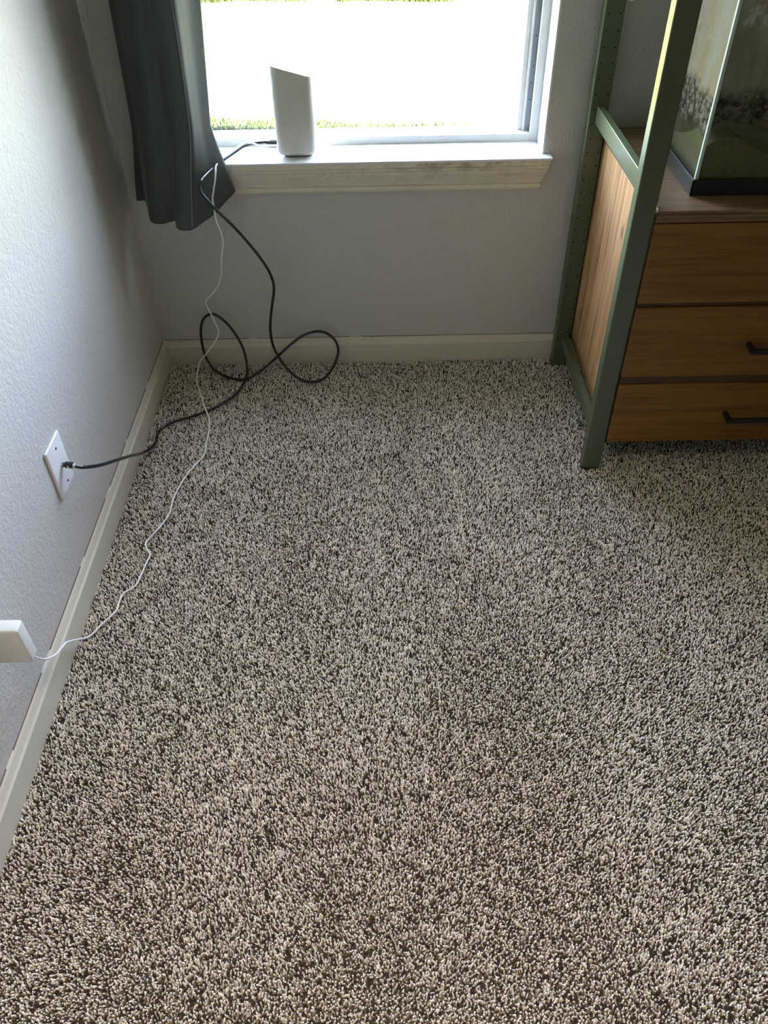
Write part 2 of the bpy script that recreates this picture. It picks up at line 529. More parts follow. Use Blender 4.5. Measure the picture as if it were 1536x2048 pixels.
CORD = [(0.3407, 0.0220, 0.5563), (0.3290, 0.0240, 0.5564), (0.3174, 0.0260, 0.5582), (0.3057, 0.0240, 0.5635), (0.2865, 0.0150, 0.5668), (0.2670, -0.0080, 0.5618), (0.2471, -0.0360, 0.5555), (0.2373, -0.0500, 0.5519), (0.2312, -0.0720, 0.5501), (0.2313, -0.0900, 0.5415), (0.2286, -0.0950, 0.5271), (0.2228, -0.1000, 0.5070), (0.2172, -0.1000, 0.4870), (0.2175, -0.1000, 0.4677), (0.2173, -0.1000, 0.4388), (0.2241, -0.1000, 0.4091), (0.2240, -0.0950, 0.3827), (0.2126, -0.0900, 0.3371), (0.2055, -0.0850, 0.2962), (0.1882, -0.0800, 0.2610), (0.1670, -0.0800, 0.2372), (0.1532, -0.0800, 0.2224), (0.1591, -0.0800, 0.1973), (0.1671, -0.0780, 0.1635), (0.1715, -0.0750, 0.1371), (0.1608, -0.0750, 0.1108), (0.1324, -0.0750, 0.0739), (0.1044, -0.0700, 0.0390), (0.0957, -0.0938, 0.0060), (0.1200, -0.1796, 0.0200), (0.1420, -0.2417, 0.0170), (0.1570, -0.2811, 0.0100), (0.1622, -0.3203, 0.0055), (0.1640, -0.3795, 0.0055), (0.1651, -0.4176, 0.0055), (0.1541, -0.4451, 0.0055), (0.1373, -0.4843, 0.0055), (0.1244, -0.5413, 0.0055), (0.1199, -0.5780, 0.0055), (0.1210, -0.6138, 0.0055), (0.1103, -0.6544, 0.0055), (0.0932, -0.6920, 0.0055), (0.0878, -0.7097, 0.0055), (0.0925, -0.7245, 0.0055), (0.1035, -0.7420, 0.0055), (0.1009, -0.7647, 0.0055), (0.0964, -0.8059, 0.0055), (0.0913, -0.8286, 0.0055), (0.0727, -0.8479, 0.0055), (0.0692, -0.8710, 0.0055), (0.0684, -0.8924, 0.0055), (0.0497, -0.9228, 0.0055), (0.0337, -0.9527, 0.0060), (0.0250, -0.9726, 0.0230), (0.0240, -1.0134, 0.0660), (0.0240, -1.0353, 0.0777), (0.0250, -1.0549, 0.0883), (0.0350, -1.0987, 0.1337), (0.0480, -1.1304, 0.1781), (0.0550, -1.1518, 0.2085)]
HEM =  [(0.0267, -0.035, 0.46), (0.0474, -0.042, 0.4624), (0.0594, -0.075, 0.4488), (0.0683, -0.098, 0.4361), (0.0945, -0.105, 0.4339), (0.1226, -0.098, 0.4374), (0.1298, -0.12, 0.4304), (0.1433, -0.128, 0.4278), (0.1664, -0.128, 0.4297), (0.1941, -0.11, 0.4412), (0.2154, -0.09, 0.4498), (0.2371, -0.065, 0.4646), (0.2598, -0.037, 0.4784)]
MID =  [(0.0573, -0.05, 0.6311), (0.0678, -0.06, 0.634), (0.0808, -0.075, 0.6385), (0.0978, -0.09, 0.6428), (0.1195, -0.1, 0.6456), (0.1436, -0.095, 0.6436), (0.161, -0.11, 0.6479), (0.1739, -0.12, 0.6508), (0.2001, -0.125, 0.6519), (0.2092, -0.105, 0.6455), (0.2165, -0.085, 0.6391), (0.2251, -0.07, 0.6343), (0.2306, -0.06, 0.6311)]
TOP =  [(0.0664, -0.05, 0.8629), (0.08, -0.06, 0.8645), (0.0959, -0.075, 0.867), (0.1145, -0.09, 0.8695), (0.1364, -0.1, 0.871), (0.159, -0.095, 0.8696), (0.1742, -0.11, 0.8722), (0.1889, -0.12, 0.8738), (0.207, -0.125, 0.8744), (0.2188, -0.105, 0.8705), (0.229, -0.085, 0.8666), (0.2405, -0.07, 0.8636), (0.2493, -0.06, 0.8616)]

# ---------------------------------------------------------------- room shell
RX, FY, CZ = 4.2, -4.8, 2.44          # right wall, wall behind the camera, ceiling
WX0, WX1, WZ0, WZ1 = 0.135, 0.9682, 0.5363, 2.06   # window opening
WT = 0.20                                # thickness of the outer wall

b = MB(); b.box(-0.12, RX + 0.12, FY - 0.12, WT, -0.16, -0.012)
tag(b.build('floor', M['carpet_base']), kind='structure')
b = MB(); b.box(-0.12, RX + 0.12, FY - 0.12, WT, CZ, CZ + 0.12)
tag(b.build('ceiling', M['ceiling']), kind='structure')
b = MB(); b.box(-0.12, 0, FY, WT, -0.012, CZ)
tag(b.build('wall_left', M['wall']), kind='structure')
b = MB(); b.box(RX, RX + 0.12, FY, WT, -0.012, CZ)
tag(b.build('wall_right', M['wall']), kind='structure')
b = MB(); b.box(-0.12, RX + 0.12, FY - 0.12, FY, -0.012, CZ)
tag(b.build('wall_front', M['wall']), kind='structure')
b = MB()
b.box(0, WX0 - 0.004, 0, WT, -0.012, CZ)
b.box(WX1 + 0.004, RX, 0, WT, -0.012, CZ)
b.box(WX0 - 0.004, WX1 + 0.004, 0, WT, -0.012, WZ0 - 0.0055)
b.box(WX0 - 0.004, WX1 + 0.004, 0, WT, WZ1 + 0.004, CZ)
tag(b.build('wall_back', M['wall']), kind='structure')

# baseboards: a plain face with a sloping top
def base_profile(mb, run, a0, a1):
    prof = [(0.0117, -0.012), (0.0117, 0.0505), (0.0105, 0.0525), (0.0085, 0.0545), (0.0045, 0.0655), (0.0025, 0.0683), (0.0, 0.069)]
    ring = []
    for s in (a0, a1):
        ring.append([(Vector((s, -t, z)) if run == 'x' else Vector((t, s, z))) for t, z in prof])
    mb.rings(ring, closed=False)
    return mb
def mitre(run, a0, a1, d0, d1):
    prof = [(0.0117, -0.012), (0.0117, 0.0505), (0.0105, 0.0525), (0.0085, 0.0545), (0.0045, 0.0655), (0.0025, 0.0683), (0.0, 0.069), (0.0, -0.012)]
    mb = MB()
    ring = []
    for s, d in ((a0, d0), (a1, d1)):
        ring.append([(Vector((s + d * t, -t, z)) if run == 'x' else Vector((t, s + d * t, z))) for t, z in prof])
    mb.rings(ring)
    return mb
bl = tag(mitre('y', 0.0, FY, -1, 0).build('baseboard_left', M['base']), kind='structure')
bb = tag(mitre('x', 0.0, RX, 1, 0).build('baseboard_back', M['base']), kind='structure')
# cracked caulk line along the tops
def crack(run, a0, a1, n):
    mb = MB()
    s = a0
    while abs(s - a0) < abs(a1 - a0):
        L = random.uniform(0.05, 0.22) * (1 if a1 > a0 else -1)
        e = s + L
        w = random.uniform(0.0006, 0.0014)
        if run == 'x': mb.box(min(s, e), max(s, e), -0.0016, 0.0, 0.0688, 0.0688 + w)
        else: mb.box(0.0, 0.0016, min(s, e), max(s, e), 0.0688, 0.0688 + w)
        s = e + (random.uniform(0.0, 0.05) if random.random() < n else 0.0) * (1 if a1 > a0 else -1)
    return mb
crack('x', 0.004, 1.05, 0.3).build('caulk_crack', M['caulk'], bb)
crack('y', -0.01, -1.6, 0.6).build('caulk_crack', M['caulk'], bl)

# ---------------------------------------------------------------- window
win = empty('window_1', (0.55, 0.0, WZ0), kind='structure')
b = MB()
b.box(WX0 - 0.0, WX1, -0.0285, 0.092, WZ0 - 0.0055, WZ0, 0.0015)
b.box(WX1 - 0.004, 0.9888, -0.0285, -0.0005, WZ0 - 0.0055, WZ0, 0.0015)
b.box(0.112, WX0 + 0.004, -0.0285, -0.0005, WZ0 - 0.0055, WZ0, 0.0015)
b.build('sill_board', M['sill'], win)
prof = [(-0.0268, 0.5308), (-0.0268, 0.5215), (-0.0240, 0.5205), (-0.0240, 0.5190), (-0.0252, 0.5180), (-0.0250, 0.5140), (-0.0225, 0.5125), (-0.0225, 0.5108), (-0.0236, 0.5098),
        (-0.0222, 0.503), (-0.0185, 0.494), (-0.0142, 0.484), (-0.0122, 0.4775), (-0.0100, 0.4768), (-0.0100, 0.4752), (-0.0126, 0.4742), (-0.0126, 0.466), (-0.010, 0.4612), (-0.0005, 0.4605)]
b = MB()
left = [Vector((0.138 + y, y, z)) for y, z in prof]
right = [Vector((0.9565 - y, y, z)) for y, z in prof]
wl_ = [Vector((p.x, 0.0, p.z)) for p in left]
wr_ = [Vector((p.x, 0.0, p.z)) for p in right]
b.rings([wl_, left, right, wr_], closed=False)
b.build('sill_apron', M['apron'], win)
# painted jamb liners around the opening
b = MB()
b.box(WX1, WX1 + 0.0039, 0.0003, 0.0855, WZ0 - 0.004, WZ1 + 0.004)
b.box(WX0 - 0.0039, WX0, 0.0003, 0.0855, WZ0 - 0.004, WZ1 + 0.004)
b.box(WX0, WX1, 0.0003, 0.0855, WZ1, WZ1 + 0.0039)
b.build('jamb_liner', M['sill'], win)
# vinyl frame: face, track, sash
FYI = 0.0858
b = MB()
for s in (1, -1):
    xa = WX1 if s > 0 else WX0
    def X(d): return xa - s * d
    def bx(d0, d1, y0, y1, bev=0.0008):
        x0, x1 = sorted((X(d0), X(d1)))
        b.box(x0, x1, y0, y1, WZ0, WZ1, bev)
    bx(0.0, 0.0165, FYI, 0.15)
    bx(0.0165, 0.0182, FYI - 0.0015, 0.098)
    bx(0.0165, 0.030, 0.112, 0.15)
b.box(WX0 + 0.0160, WX1 - 0.0160, FYI + 0.0005, 0.15, WZ0, WZ0 + 0.0172, 0.0004)
b.box(WX0 + 0.0160, WX1 - 0.0160, FYI + 0.0005, 0.15, WZ1 - 0.02, WZ1, 0.0004)
b.build('window_frame', M['vinyl'], win)
b = MB()
for s in (1, -1):
    xa = WX1 if s > 0 else WX0
    x0, x1 = sorted((xa - s * 0.0182, xa - s * 0.0300))
    b.box(x0, x1, 0.110, 0.1125, WZ0 + 0.002, WZ1 - 0.02)
    for z in (0.62, 0.655, 0.69, 0.75, 0.82, 0.9, 1.0):
        xm = xa - s * 0.0225
        b.box(xm - 0.001, xm + 0.001, 0.1085, 0.1101, z, z + 0.002, mat=1)
b.build('sash_track', [M['track'], M['hole']], win)
b = MB()
for s in (1, -1):
    xa = WX1 if s > 0 else WX0
    x0, x1 = sorted((xa - s * 0.0300, xa - s * 0.0345))
    b.box(x0, x1, 0.104, 0.15, WZ0 + 0.002, WZ1 - 0.02, 0.0008)
    x0, x1 = sorted((xa - s * 0.0345, xa - s * 0.046))
    b.box(x0, x1, 0.112, 0.15, WZ0 + 0.002, WZ1 - 0.02, 0.0012)
b.box(WX0 + 0.03, WX1 - 0.03, 0.112, 0.15, WZ1 - 0.05, WZ1 - 0.02, 0.001)
b.build('sash', M['vinyl'], win)
b = MB(); b.box(WX0 + 0.04, WX1 - 0.04, 0.128, 0.131, WZ0 + 0.010, WZ1 - 0.03)
b.build('glass_pane', M['glass'], win)

# ---------------------------------------------------------------- outdoors
GZ = -0.25
def ground(name, x0, x1, y0, y1, z, m, thick=0.1):
    b = MB(); b.box(x0, x1, y0, y1, z - thick, z)
    return tag(b.build(name, m), kind='structure')
ground('lawn', -14, 16, 0.21, 30, GZ, M['turf'])
# roof slab with an eave that shades the strip of lawn beside the house
b = MB()
lo_, hi_ = [], []
for x, y in ((-9, -8), (10, -8), (10, 0.6 - 0.16 * 9.7), (-9, 0.6 + 0.16 * 9.3)):
    lo_.append(Vector((x, max(y, -8), CZ + 0.125))); hi_.append(Vector((x, max(y, -8), CZ + 0.20)))
b.rings([lo_, hi_])
tag(b.build('roof', M['ceiling']), kind='structure')

def blade_mesh(name, xs, ys, hs, z0, label, dark, light):
    n = len(xs)
    ang = rng.uniform(0, 2 * np.pi, n); wid = rng.uniform(0.003, 0.006, n)
    lean = rng.uniform(0.1, 0.6, n) * hs; la = rng.uniform(0, 2 * np.pi, n)
    V = np.empty((n, 5, 3))
    dx, dy = np.cos(ang) * wid, np.sin(ang) * wid
    lx, ly = np.cos(la) * lean, np.sin(la) * lean
    V[:, 0] = np.stack([xs - dx, ys - dy, np.full(n, z0)], 1)
    V[:, 1] = np.stack([xs + dx, ys + dy, np.full(n, z0)], 1)
    V[:, 2] = np.stack([xs + dx * .7 + lx * .3, ys + dy * .7 + ly * .3, z0 + hs * .6], 1)
    V[:, 3] = np.stack([xs - dx * .7 + lx * .3, ys - dy * .7 + ly * .3, z0 + hs * .6], 1)
    V[:, 4] = np.stack([xs + lx, ys + ly, z0 + hs], 1)
    base = (np.arange(n) * 5)[:, None]
    loops = np.concatenate([base + np.array([0, 1, 2, 3]), base + np.array([3, 2, 4])], 1).ravel()
    starts = ((np.arange(n) * 7)[:, None] + np.array([0, 4])).ravel()
    me = bpy.data.meshes.new(name)
    me.vertices.add(n * 5); me.vertices.foreach_set('co', V.ravel())
    me.loops.add(len(loops)); me.loops.foreach_set('vertex_index', loops.astype(np.int32))
    me.polygons.add(n * 2); me.polygons.foreach_set('loop_start', starts.astype(np.int32))
    me.update(calc_edges=True); me.validate()
    t = rng.uniform(0, 1, n)[:, None]
    c = (1 - t) * np.array(dark) + t * np.array(light)
    col = np.ones((n, 5, 4)); col[:, :, :3] = c[:, None, :]
    a = me.attributes.new('yarn', 'FLOAT_COLOR', 'POINT'); a.data.foreach_set('color', col.ravel())
    o = link(name, me, mats=[M['blades']])
    return tag(o, label, 'grass', kind='stuff')
# blades where roof shade ends; far strip has its shade put into the colour
n = 110000
xs = rng.uniform(-1.0, 2.2, n); ys = rng.uniform(0.9, 2.70, n) + 0.03 * np.sin(xs * 9) - 0.16 * (xs - 0.3)
blade_mesh('grass', xs, ys, rng.uniform(0.03, 0.07, n), GZ, 'short bright grass seen along the foot of the window', (0.004, 0.008, 0.0006), (0.012, 0.016, 0.0018))
n = 30000
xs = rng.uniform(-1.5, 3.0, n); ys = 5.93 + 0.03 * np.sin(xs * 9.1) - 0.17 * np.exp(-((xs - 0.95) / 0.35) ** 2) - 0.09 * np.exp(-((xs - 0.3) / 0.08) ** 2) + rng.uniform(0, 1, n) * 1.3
blade_mesh('grass', xs, ys, rng.uniform(0.05, 0.10, n), GZ, 'far strip of green grass coloured darker for shade at the top edge of the window view', (0.0050, 0.0072, 0.0005), (0.0078, 0.0096, 0.0009))

# ---------------------------------------------------------------- carpet pile
def carpet():
    sp = 0.0030
    x0, x1, y0, y1 = 0.012, 1.66, -1.80, -0.012
    nx, ny = int((x1 - x0) / sp), int((y1 - y0) / sp)
    gx, gy = np.meshgrid(np.arange(nx), np.arange(ny))
    X = (x0 + (gx + 0.5 * (gy % 2)) * sp).ravel() + rng.uniform(-.5, .5, nx * ny) * sp * 0.75
    Y = (y0 + gy * sp).ravel() + rng.uniform(-.5, .5, nx * ny) * sp * 0.75
    keep = (X > 0.0125) & (Y < -0.0125)
    for (a0, a1, c0, c1) in ((1.0505, 1.0923, -0.481, -0.4512), (1.0505, 1.0923, -0.047, -0.0175)):
        keep &= ~((X > a0) & (X < a1) & (Y > c0) & (Y < c1))
    keep &= ~((X > 1.13) & (Y > -0.20))          # nothing sees under the chest
    tri = ((gx + 2 * gy + (gy % 2 == 1) * 0 - gy // 2) % 3 == 0).ravel()
    X, Y, tri = X[keep], Y[keep], tri[keep]
    n = len(X)
    # pile direction drifts slowly across the floor, as after vacuuming
    def lowf(a, b, ph):
        return (np.sin(X * a + Y * b + ph) + np.sin(X * b * 1.7 - Y * a * 1.3 + 2 * ph) + np.sin(X * (a + b) * 2.1 + Y * 3.3 + 3 * ph)) / 3
    d1, d2 = lowf(5.0, 3.1, 0.4), lowf(3.3, 6.1, 1.9)
    flip = rng.uniform(0, 1, n)
    dark = np.where(tri, flip > 0.22, flip < 0.20)
    H = np.where(dark, rng.uniform(0.0066, 0.0078, n), rng.uniform(0.0076, 0.0092, n))
    R = rng.uniform(0.0011, 0.0018, n)
    LX = (rng.normal(0, 0.0016, n) + 0.0016 * d1)
    LY = (rng.normal(0, 0.0016, n) + 0.0018 * d2)
    zb = -0.0105
    k = 4
    ang = (np.arange(k) * 2 * np.pi / k)[None, :] + rng.uniform(0, 6.28, n)[:, None]
    V = np.empty((n, 2 * k + 1, 3))
    for lvl, (t, rr) in enumerate(((0.0, 0.75), (0.72, 1.0))):
        V[:, lvl * k:(lvl + 1) * k, 0] = X[:, None] + LX[:, None] * t + np.cos(ang) * (R * rr)[:, None]
        V[:, lvl * k:(lvl + 1) * k, 1] = Y[:, None] + LY[:, None] * t + np.sin(ang) * (R * rr)[:, None]
        V[:, lvl * k:(lvl + 1) * k, 2] = (zb + H * t)[:, None]
    V[:, 2 * k, 0] = X + LX; V[:, 2 * k, 1] = Y + LY; V[:, 2 * k, 2] = zb + H * 1.15
    V[:, :, 0] = np.maximum(V[:, :, 0], 0.0119); V[:, :, 1] = np.minimum(V[:, :, 1], -0.0119)
    m = 2 * k + 1
    quads = np.array([[i, (i + 1) % k, k + (i + 1) % k, k + i] for i in range(k)]).ravel()
    tris = np.array([[k + i, k + (i + 1) % k, 2 * k] for i in range(k)]).ravel()
    pat = np.concatenate([quads, tris])
    loops = ((np.arange(n) * m)[:, None] + pat[None, :]).ravel()
    st = np.concatenate([np.arange(k) * 4, 4 * k + np.arange(k) * 3])
    starts = ((np.arange(n) * len(pat))[:, None] + st[None, :]).ravel()
    me = bpy.data.meshes.new('carpet_pile')
    me.vertices.add(n * m); me.vertices.foreach_set('co', V.ravel().astype(np.float32))
    me.loops.add(len(loops)); me.loops.foreach_set('vertex_index', loops.astype(np.int32))
    me.polygons.add(n * 2 * k); me.polygons.foreach_set('loop_start', starts.astype(np.int32))
    me.update(calc_edges=True)
    me.polygons.foreach_set('use_smooth', np.ones(n * 2 * k, bool))
    r = rng.uniform(0, 1, n)
    c = np.empty((n, 3))
    c[:] = np.array([0.90, 0.835, 0.755])
    c[r > 0.74] = np.array([0.60, 0.54, 0.47])
    c[dark] = np.array([0.052, 0.035, 0.024])
    c *= rng.uniform(0.85, 1.12, n)[:, None]
    col = np.ones((n, m, 4), np.float32); col[:, :, :3] = c[:, None, :]
    a = me.attributes.new('yarn', 'FLOAT_COLOR', 'POINT'); a.data.foreach_set('color', col.ravel())
    o = link('carpet_pile', me, mats=[M['yarn']])
    return tag(o, 'flecked beige and brown cut pile carpet covering the whole floor', 'carpet', kind='stuff')
carpet()

# ---------------------------------------------------------------- curtain
def curtain():
    def ret(P): return [(P[0][0] + 0.045, -0.012, P[0][2] + 0.01), (P[0][0] + 0.012, -0.022, P[0][2] + 0.002)] + list(P)
    HEM, MID, TOP = ret(globals()['HEM']), ret(globals()['MID']), ret(globals()['TOP'])
    z_mid, z_top = 0.64, 2.16
    nU = len(HEM)
    rows = []
    def lerp(a, b, t): return Vector(a) * (1 - t) + Vector(b) * t
    # spline across the folds at each level
    levels = []
    levels.append([Vector(p) for p in HEM])
    for t in (0.03, 0.12, 0.25, 0.45, 0.7, 1.0):
        s = t * t * (3 - 2 * t) * 0.35 + t * 0.65
        L = []
        for i in range(nU):
            h, m_ = Vector(HEM[i]), Vector(MID[i])
            p = h.lerp(m_, s)
            p.z = h.z + (m_.z - h.z) * t
            L.append(p)
        levels.append(L)
    for f in (0.5, 1.0):
        levels.append([Vector(MID[i]).lerp(Vector(TOP[i]), f) for i in range(nU)])
    for zz in (1.2, 1.7, z_top):
        L = []
        for i in range(nU):
            p = Vector(TOP[i]); p.z = zz
            p.x += (zz - 0.86) * 0.01 * math.sin(i * 1.3)
            L.append(p)
        levels.append(L)
    b = MB()
    rings = []
    for L in levels:
        rings.append(spline(L, 4))
    b.rings(rings, closed=False)
    return b
root = empty('curtain', (0.16, -0.09, 0.42), 'dark green-grey blackout curtain hanging in folds at the left of the window', 'curtain')
co = curtain().build('panel', M['curtain'], root, smooth=True)
co.data.polygons.foreach_set('use_smooth', [True] * len(co.data.polygons))
md = co.modifiers.new('thickness', 'SOLIDIFY'); md.thickness = 0.0016; md.offset = 0
# hem stitching along the folded edge that faces the room
b = MB()
seam = [Vector(HEM[8]) + Vector((0.001, -0.002, 0.004)), Vector(HEM[8]).lerp(Vector(MID[8]), 0.45) + Vector((0, -0.002, 0)), Vector(MID[8]) + Vector((0, -0.002, 0)), Vector(TOP[8]) + Vector((0, -0.002, 0)), Vector((TOP[8][0], TOP[8][1] - 0.002, 1.3)), Vector((TOP[8][0], TOP[8][1] - 0.002, 2.15))]
b.tube(seam, 0.0011, 6, 6)
b.build('seam', M['seam'], root, smooth=True)
rod = tag(MB().cyl((0.02, -0.09, 2.19), (1.15, -0.09, 2.19), 0.011).cyl((0.06, -0.09, 2.19), (0.06, 0.0, 2.19), 0.006).cyl((1.1, -0.09, 2.19), (1.1, 0.0, 2.19), 0.006).build('curtain_rod', M['black_metal'], smooth=True),
          'dark rod carrying the curtain above the window', 'curtain rod')

# ---------------------------------------------------------------- router
root = empty('router', (0.406, 0.027, WZ0), 'white tower router with a slanted vented top standing on the window sill', 'router')
xa, xb_, ya, yb = 0.3605, 0.4525, -0.003, 0.056
cx, cy = (xa + xb_) / 2, (ya + yb) / 2
def slant(x, dz=0.0): return 0.7295 + (0.7045 - 0.7295) * (x - xa) / (xb_ - xa) + dz
b = MB()
rs = []
for z, ins in ((0.5412, 0.014), (0.5415, 0.010), (0.5435, 0.005), (0.547, 0.0018), (0.552, 0.0)):
    rs.append(rrect(cx, cy, xb_ - xa - 2 * ins, yb - ya - 2 * ins, 0.016, z))
top = [(p[0], p[1], slant(p[0], -0.0012)) for p in rrect(cx, cy, xb_ - xa, yb - ya, 0.016, 0)]
top2 = [(p[0], p[1], slant(p[0])) for p in rrect(cx, cy, xb_ - xa - 0.0016, yb - ya - 0.0016, 0.0155, 0)]
rs += [top, top2]
b.rings(rs)
b.build('body', M['router'], root, smooth=True)
b = MB()
for i in range(9):
    for j in range(4):
        x = xa + 0.013 + i * 0.0082; y = ya + 0.012 + j * 0.0105
        zz = slant(x)
        b.box(x - 0.0011, x + 0.0011, y - 0.0034, y + 0.0034, zz - 0.002, zz + 0.0005)
b.build('top_vent', M['pale_grey_plastic'], root)
b = MB()
b.rings([rrect(cx, cy, 0.062, 0.036, 0.012, WZ0), rrect(cx, cy, 0.064, 0.038, 0.012, 0.5414)])
b.build('base_foot', M['grey_plastic'], root, smooth=True)

# ---------------------------------------------------------------- black coax cable
root = empty('coaxial_cable', (0.30, -0.10, 0.0), 'thick black cable looping from the router down to the wall plate', 'cable')
b = MB(); b.tube(COAX, 0.0035, 10, 5)
b.build('jacket', M['coax'], root, smooth=True)
b = MB()
p0 = Vector(COAX[0])
b.cyl((0.3345, 0.035, p0.z), (0.3425, 0.035, p0.z), 0.0040)
b.cyl((0.3425, 0.035, p0.z), (0.3585, 0.035, p0.z), 0.0052, n=6)
tag(b.build('connector', M['black_metal'], root, smooth=True), 'black screw-on end at the router')
b = MB()
b.cyl((0.0075, -0.7664, 0.2710), (0.0125, -0.7664, 0.2710), 0.0042, n=20)
b.cyl((0.0125, -0.7664, 0.2710), (0.0245, -0.7668, 0.2700), 0.0062, n=20)
b.cyl((0.0245, -0.7668, 0.2700), (0.0260, -0.7669, 0.2698), 0.0050, n=20)
con = b.build('connector', M['black_metal'], root, smooth=True)
con['label'] = 'black screw-on end at the wall plate'
b = MB()
b.cyl((0.0258, -0.7669, 0.2698), (0.0300, -0.7680, 0.2684), 0.0044, n=20)
b.box(0.0165, 0.0195, -0.7740, -0.7727, 0.2690, 0.2730)
tag(b.build('sticker', M['label'], con, smooth=True), 'pale band on the black connector')

# ---------------------------------------------------------------- wall plate
root = empty('wall_plate', (0.0, -0.7705, 0.2740), 'white cable wall plate screwed to the left wall above the baseboard', 'wall plate')
b = MB(); b.box(0.0, 0.0055, -0.8065, -0.7345, 0.2215, 0.3270, 0.0022, 3)
b.build('plate', M['plate'], root, smooth=True)
for z in (0.3093, 0.2338):
    b = MB(); b.cyl((0.0045, -0.7664, z), (0.0064, -0.7664, z), 0.0022, n=12)
    b.box(0.0063, 0.0066, -0.7684, -0.7644, z - 0.0004, z + 0.0004)
    b.build('screw', M['screw'], root)
b = MB(); b.cyl((0.005, -0.7664, 0.271), (0.0085, -0.7664, 0.271), 0.0055, n=6); b.cyl((0.008, -0.7664, 0.271), (0.0105, -0.7664, 0.271), 0.0035, n=16)
b.build('jack', M['steel'], root)

# ---------------------------------------------------------------- power adapter with its cord
root = empty('power_adapter', (0.0, -1.155, 0.247), 'white power adapter jutting from the left wall with a thin white cord', 'power adapter')
b = MB(); b.box(0.0, 0.058, -1.1635, -1.1385, 0.2105, 0.2865, 0.0045, 4)
b.build('housing', M['white_plastic'], root, smooth=True)
b = MB(); b.tube(CORD[:-1] + [(0.0545, -1.1500, 0.2105), (0.0535, -1.1505, 0.2145)], 0.0019, 8, 5)
b.build('cord', M['cord'], root, smooth=True)
b = MB(); b.box(0.3385, 0.3585, 0.0185, 0.0255, 0.5535, 0.5590, 0.0012)
b.build('plug', M['white_plastic'], root, smooth=True)

# ---------------------------------------------------------------- green rack
XP, XQ = 1.0514, 1.0914
YP, YPB = -0.4801, -0.4521            # front post
YR, YRB = -0.0461, -0.0184            # rear post
RTOP = 1.79
def rack_side(x0, label, detail=True):
    x1 = x0 + (XQ - XP)
    root = empty('rack_side', ((x0 + x1) / 2, -0.25, 0.0), label, 'shelf rack', 'sides of the green rack')
    holes = [0.8217 - 0.0298 * k for k in range(-30, 26)]
    for nm, y0, y1, hy, sgn in (('post', YP, YPB, YPB, 1), ('post', YR, YRB, YR, -1)):
        b = MB(); b.box(x0, x1, y0, y1, -0.004, RTOP, 0.0022, 2)
        for z in holes:
            for x in (x0 + 0.0086, x0 + 0.0325):
                b.cyl((x, hy - 0.0004, z), (x, hy + 0.0004, z), 0.00165, n=10, mat=1)
        b.build(nm, [M['green'], M['hole']], root)
    for z0, z1 in ((0.066, 0.098), (0.6145, 0.6505), (1.20, 1.236), (RTOP - 0.05, RTOP - 0.014)):
        b = MB(); b.box(x0 + 0.0146, x0 + 0.0290, YPB - 0.001, YR + 0.001, z0, z1, 0.0012, 2)
        b.build('rail', M['green'], root)
    return root
r1 = rack_side(XP, 'green painted rack side with drilled posts between the window and the drawers')
r2 = rack_side(1.895, 'green painted rack side beyond the far end of the drawers')

# ---------------------------------------------------------------- chest of drawers
CX0, CX1 = 1.0945, 1.8925
chest = empty('chest_of_drawers', ((CX0 + CX1) / 2, -0.25, 0.0732), 'stained pine chest of three drawers set between green rack sides', 'chest of drawers')
for nm, xa_, xb2, m in (('side_panel', CX0, CX0 + 0.018, 'pine_side'), ('side_panel', CX1 - 0.018, CX1, 'pine_side')):
    b = MB(); b.box(xa_, xb2, -0.4610, -0.022, 0.0732, 0.5770, 0.0008)
    b.build(nm, M[m], chest)
b = MB()
b.box(CX0, CX1, YP, -0.022, 0.5775, 0.5918, 0.0015)
b.box(CX0 + 0.004, CX1 - 0.004, YP + 0.003, -0.024, 0.5915, 0.5985, 0.0012)
b.build('top_board', M['pine_top'], chest)
b = MB()
b.box(CX0 + 0.018, CX1 - 0.018, -0.040, -0.030, 0.08, 0.577)
b.box(CX0 + 0.018, CX1 - 0.018, -0.455, -0.030, 0.0735, 0.0835)
b.box(CX0 + 0.0012, CX1 - 0.0012, -0.4750, -0.4608, 0.2272, 0.2442)
b.box(CX0 + 0.0012, CX1 - 0.0012, -0.4750, -0.4608, 0.4080, 0.4150)
b.build('carcass', M['pine_dark'], chest)
for z0, z1, hz in ((0.4163, 0.5755, 0.4925), (0.2457, 0.4066, 0.3215), (0.0732, 0.2256, 0.1490)):
    b = MB(); b.box(CX0 + 0.0005, CX1 - 0.0005, YP, -0.4615, z0, z1, 0.0012, 2)
    d = b.build('drawer', M['pine_front'], chest, origin=((CX0 + CX1) / 2, -0.47, z0))
    b = MB()
    for xh in (1.3355, 1.6450):
        b.box(xh, xh + 0.0095, -0.510, YP + 0.0005, hz - 0.0050, hz + 0.0050, 0.0012)
    b.box(1.3355, 1.6545, -0.5145, -0.5050, hz - 0.0050, hz + 0.0050, 0.0012)
    b.build('handle', M['black_metal'], d)

# shelf pin left beside the post on the chest
b = MB(); b.box(1.0955, 1.1010, -0.4580, -0.4480, 0.5985, 0.6000, 0.0004); b.cyl((1.098, -0.453, 0.6000), (1.098, -0.449, 0.6030), 0.0014)
tag(b.build('shelf_pin', M['paper']), 'tiny white shelf pin on the chest top beside the front green post', 'shelf pin')

